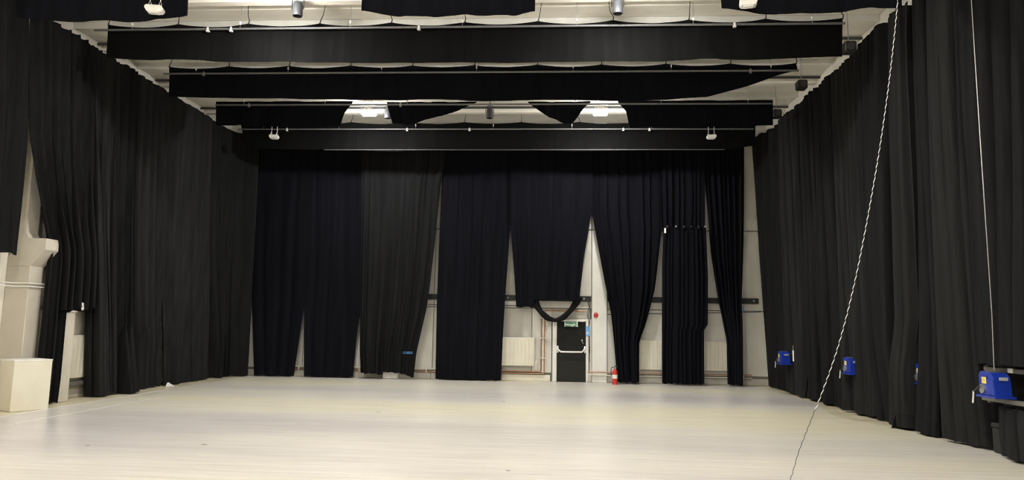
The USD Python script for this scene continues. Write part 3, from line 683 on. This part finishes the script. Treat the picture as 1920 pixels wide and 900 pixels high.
# ------------------------------------------------------------------ left wall: corbel column, pier, plinth
t = thing("concrete_column", "pale concrete column with a corbel behind the short left drape", "column", kind="structure")
Y0, Y1 = 14.66, 15.06
obj("shaft", box(-12.05, -11.50, Y0, Y1, 0, 3.30, .012), "aged_concrete", t)
obj("corbel", prism([(-12.0, 3.05), (-11.5, 3.05), (-11.20, 3.42), (-11.20, 3.67), (-12.0, 3.67)], "y", Y0 - .005, Y1 + .005), "aged_concrete", t)
obj("upper_shaft", prism([(-12.05, 3.67), (-11.62, 3.67), (-11.70, 3.80), (-11.72, 8.9), (-12.05, 8.9)], "y", Y0 + .02, Y1 - .02), "aged_concrete", t)
t = thing("concrete_column", "second pale concrete column near the left edge of the photo", "column", kind="structure")
obj("shaft", box(-12.05, -11.86, 13.3, 14.25, 0, 8.9, .012), "aged_concrete", t)
t = thing("conduit", "two thin white conduits crossing the left column", "conduit")
for z in (2.60, 2.67):
    obj("tube", tube([(-11.82, 11.5, z - .03), (-11.82, Y0 - .08, z), (-11.46, Y0 - .04, z), (-11.46, Y1 + .04, z)], .016, 6), "white_paint", t)
for y in (12.5, 13.8):
    obj("clip", box(-11.86, -11.79, y - .02, y + .02, 2.55, 2.70), "steel", t)

t = thing("low_pier", "low pale concrete pier standing out below the ragged left drape", "pier", kind="structure")
obj("body", box(-12.05, -11.22, 15.38, 15.88, 0, 2.06, .015), "aged_concrete", t)
obj("cap", box(-12.05, -11.20, 15.36, 15.90, 2.06, 2.10, .008), "white_paint", t)
obj("recess_wall", box(-12.05, -11.66, 15.88, 20.5, 0.0, 2.10, .01), "aged_concrete", t)
obj("ledge", box(-11.66, -11.50, 15.95, 19.8, .30, .40, .01), "frame_steel", t)

t = thing("plinth", "white box plinth on the floor by the left wall", "plinth", (-10.99, 13.84, 0), 61.5)
obj("body", box(0, .72, 0, .62, 0, 1.01, .006), "cream_paint", t)
obj("top", box(-.004, .725, -.004, .625, 1.01, 1.045, .004), "white_paint", t)

t = thing("cloth_tie", "white cloth tie caught on the hem above the low pier", "tie", (-11.14, 15.98, 2.06))
obj("knot", trimesh.creation.icosphere(2, .045).apply_scale([.7, 1, 1.2]).apply_translation([0, 0, .10]), "rope_white", t)
obj("tail", trimesh.convex.convex_hull(np.array([(0, -.08, .22), (.02, .07, .2), (0, 0, .1), (.02, -.02, .11), (.02, -.06, .24)])), "rope_white", t)

# ------------------------------------------------------------------ right wall: winches, their frame, the ropes
wn = None


def winch(lab, loc, rz):
    t = thing("hand_winch", lab, "winch", loc, rz, "blue hand winches on the right wall")
    # local: -x is the face toward the hall, -y toward the camera
    obj("housing", prism([(-.20, 0), (.20, 0), (.20, .30), (.17, .36), (.12, .38), (-.10, .36), (-.18, .28)], "x", -.12, .12), "winch_blue", t)
    obj("cover", box(-.135, -.118, -.17, .17, .02, .26, .008), "winch_blue", t)
    obj("drum", rod((-.10, .02, .30), (.10, .02, .30), .085, 20), "steel", t)
    obj("base_plate", box(-.16, .16, -.24, .24, -.02, .012, .004), "winch_blue", t)
    st = obj("sticker", box(-.139, -.134, -.01, .10, .19, .29), "label_yellow", t, "yellow warning sticker")
    obj("bar", box(-.142, -.138, .01, .08, .24, .25), "label_grey", st)
    obj("rating_plate", box(-.06, .07, -.208, -.198, .25, .30, .002), "label_grey", t, "oval grey rating plate")
    cr = obj("crank", cat(rod((-.12, .12, .14), (-.17, .12, .14), .014), rod((-.17, .12, .14), (-.17, .27, .05), .012)), "dark_grey", t)
    obj("grip", rod((-.17, .27, .06), (-.175, .30, -.13), .013, 10), "label_white", cr)
    obj("gear", lathe([(0, 0), (.07, 0), (.07, .02), (.03, .03), (0, .03)], 18).apply_transform(trimesh.transformations.rotation_matrix(-np.pi / 2, [0, 1, 0])).apply_translation([-.135, .09, .11]), "steel", t)
    return t


wn = winch("nearest blue hand winch resting on the steel frame", (6.82, 11.25, .945), 0)
copy_of(wn, (7.25, 14.04, .92), 0, "blue hand winch half hidden in the slit between right drapes")
copy_of(wn, (7.06, 16.93, .92), 0, "blue hand winch between pleats behind the striped rope")
copy_of(wn, (7.02, 21.62, .90), 0, "farthest blue hand winch at the seam of the right drapes")

t = thing("steel_stand", "grey steel stand carrying the nearest blue winch", "stand", (0, 0, 0))
for y, z0 in ((11.78, .80), (9.2, 0)):
    obj("post", box(7.02, 7.08, y - .03, y + .03, z0, 1.40, .005), "frame_steel", t)
for z in (1.34, .875):
    obj("rail", box(6.94 if z < 1 else 7.00, 7.02 if z < 1 else 7.07, 9.1, 11.82, z - .035, z + .035, .006), "frame_steel", t)
for y in (11.75, 10.4, 9.3):
    obj("bracket", cat(box(6.98, XR, y - .02, y + .02, .84, .88), box(7.03, XR, y - .02, y + .02, 1.32, 1.36)), "frame_steel", t)
obj("joint_tag", box(6.97, 7.00, 11.08, 11.18, 1.31, 1.38, .004), "label_white", t, "pale tag on the top rail")

t = thing("equipment_case", "black low case on the floor under the winch frame", "case", (7.30, 11.70, 0))
obj("body", box(-.16, .18, -.30, .25, 0, .40, .02), "black_metal", t)
obj("lid", box(-.17, .19, -.31, .26, .40, .47, .015), "rubber", t)
t = thing("wooden_crate", "pale wooden panel glimpsed in the slit under the hidden winch", "board", (7.26, 14.05, 0))
obj("board", box(-.03, .03, -.25, .25, .32, .80, .006), "cream_paint", t)
obj("crossbar", box(-.05, .04, -.28, .28, .12, .30, .01), "yellow_floor", t)
obj("foot", box(-.05, .05, -.2, .2, 0, .12, .01), "black_metal", t)

t = thing("paper_scrap", "white paper scrap on the floor at the seam of the left drapes", "paper", (-11.08, 20.02, 0))
obj("sheet", trimesh.convex.convex_hull(np.array([(-.10, -.08, .0), (.10, -.05, 0), (.08, .07, 0), (-.06, .1, .002), (-.10, -.02, .10), (-.08, .03, .11), (.02, .0, .03)])), "label_white", t)
obj_t = thing("winch_cable", "thin pale cable rising from the nearest blue winch", "cable")
obj("wire", tube([(6.82, 11.25, 1.335), (6.74, 11.08, 2.2), (6.72, 11.04, 4.5), (6.72, 11.02, 6.9), (6.73, 11.02, 9.15)], .0075, 6), "steel", obj_t)
t = thing("drape_tag", "white tag hanging at the far seam of the right drapes", "tag", (6.90, 20.45, 1.03))
obj("paper", box(-.006, .006, -.05, .05, .0, .30, .002), "label_white", t)
obj("string", rod((0, 0, .30), (0, .0, .45), .004, 5), "rope_white", t)

# the striped rope from the ceiling down to the floor, two strands twisted together
P = np.array([(4.79, 9.0, 9.02), (4.66, 9.0, 7.2), (4.55, 9, 6.27), (4.42, 9, 5.38), (4.27, 9, 4.52), (4.06, 9, 3.5), (3.81, 9, 2.45), (3.59, 9, 1.71), (3.36, 9, 1.11), (3.26, 9, .88), (3.08, 9, .46), (2.91, 8.95, .06), (2.74, 8.5, .012), (2.4, 7.6, .012), (2.5, 6.8, .012)])
cum = np.concatenate([[0], np.cumsum(np.linalg.norm(np.diff(P, axis=0), axis=1))])
ss = np.linspace(0, cum[-1], 900)
from scipy.interpolate import PchipInterpolator
ctr = np.stack([PchipInterpolator(cum, P[:, k])(ss) for k in range(3)], 1)
tg = np.gradient(ctr, axis=0)
tg /= np.linalg.norm(tg, axis=1)[:, None]
aa = np.cross(tg, (0, 1, 0.0))
aa /= np.linalg.norm(aa, axis=1)[:, None]
bb = np.cross(tg, aa)
t = thing("twisted_rope", "black and white twisted rope falling from ceiling to floor", "rope")
thin = np.interp(ctr[:, 2], [0, .7, .95, 9], [.9, .9, 1, 1])
for nm, ph, mt, r in (("white_strand", 0, "rope_white", .0047), ("black_strand", np.pi, "rope_black", .0035)):
    w = ss * 2 * np.pi / .10 + ph
    rr_ = .0037 * thin
    ke = slice(0, int(np.argmax(ctr[:, 2] < .9))) if nm == "white_strand" else slice(None)
    obj(nm, tube((ctr + rr_[:, None] * (np.cos(w)[:, None] * aa + np.sin(w)[:, None] * bb))[ke], (r * thin)[ke], 6), mt, t, smooth=True)
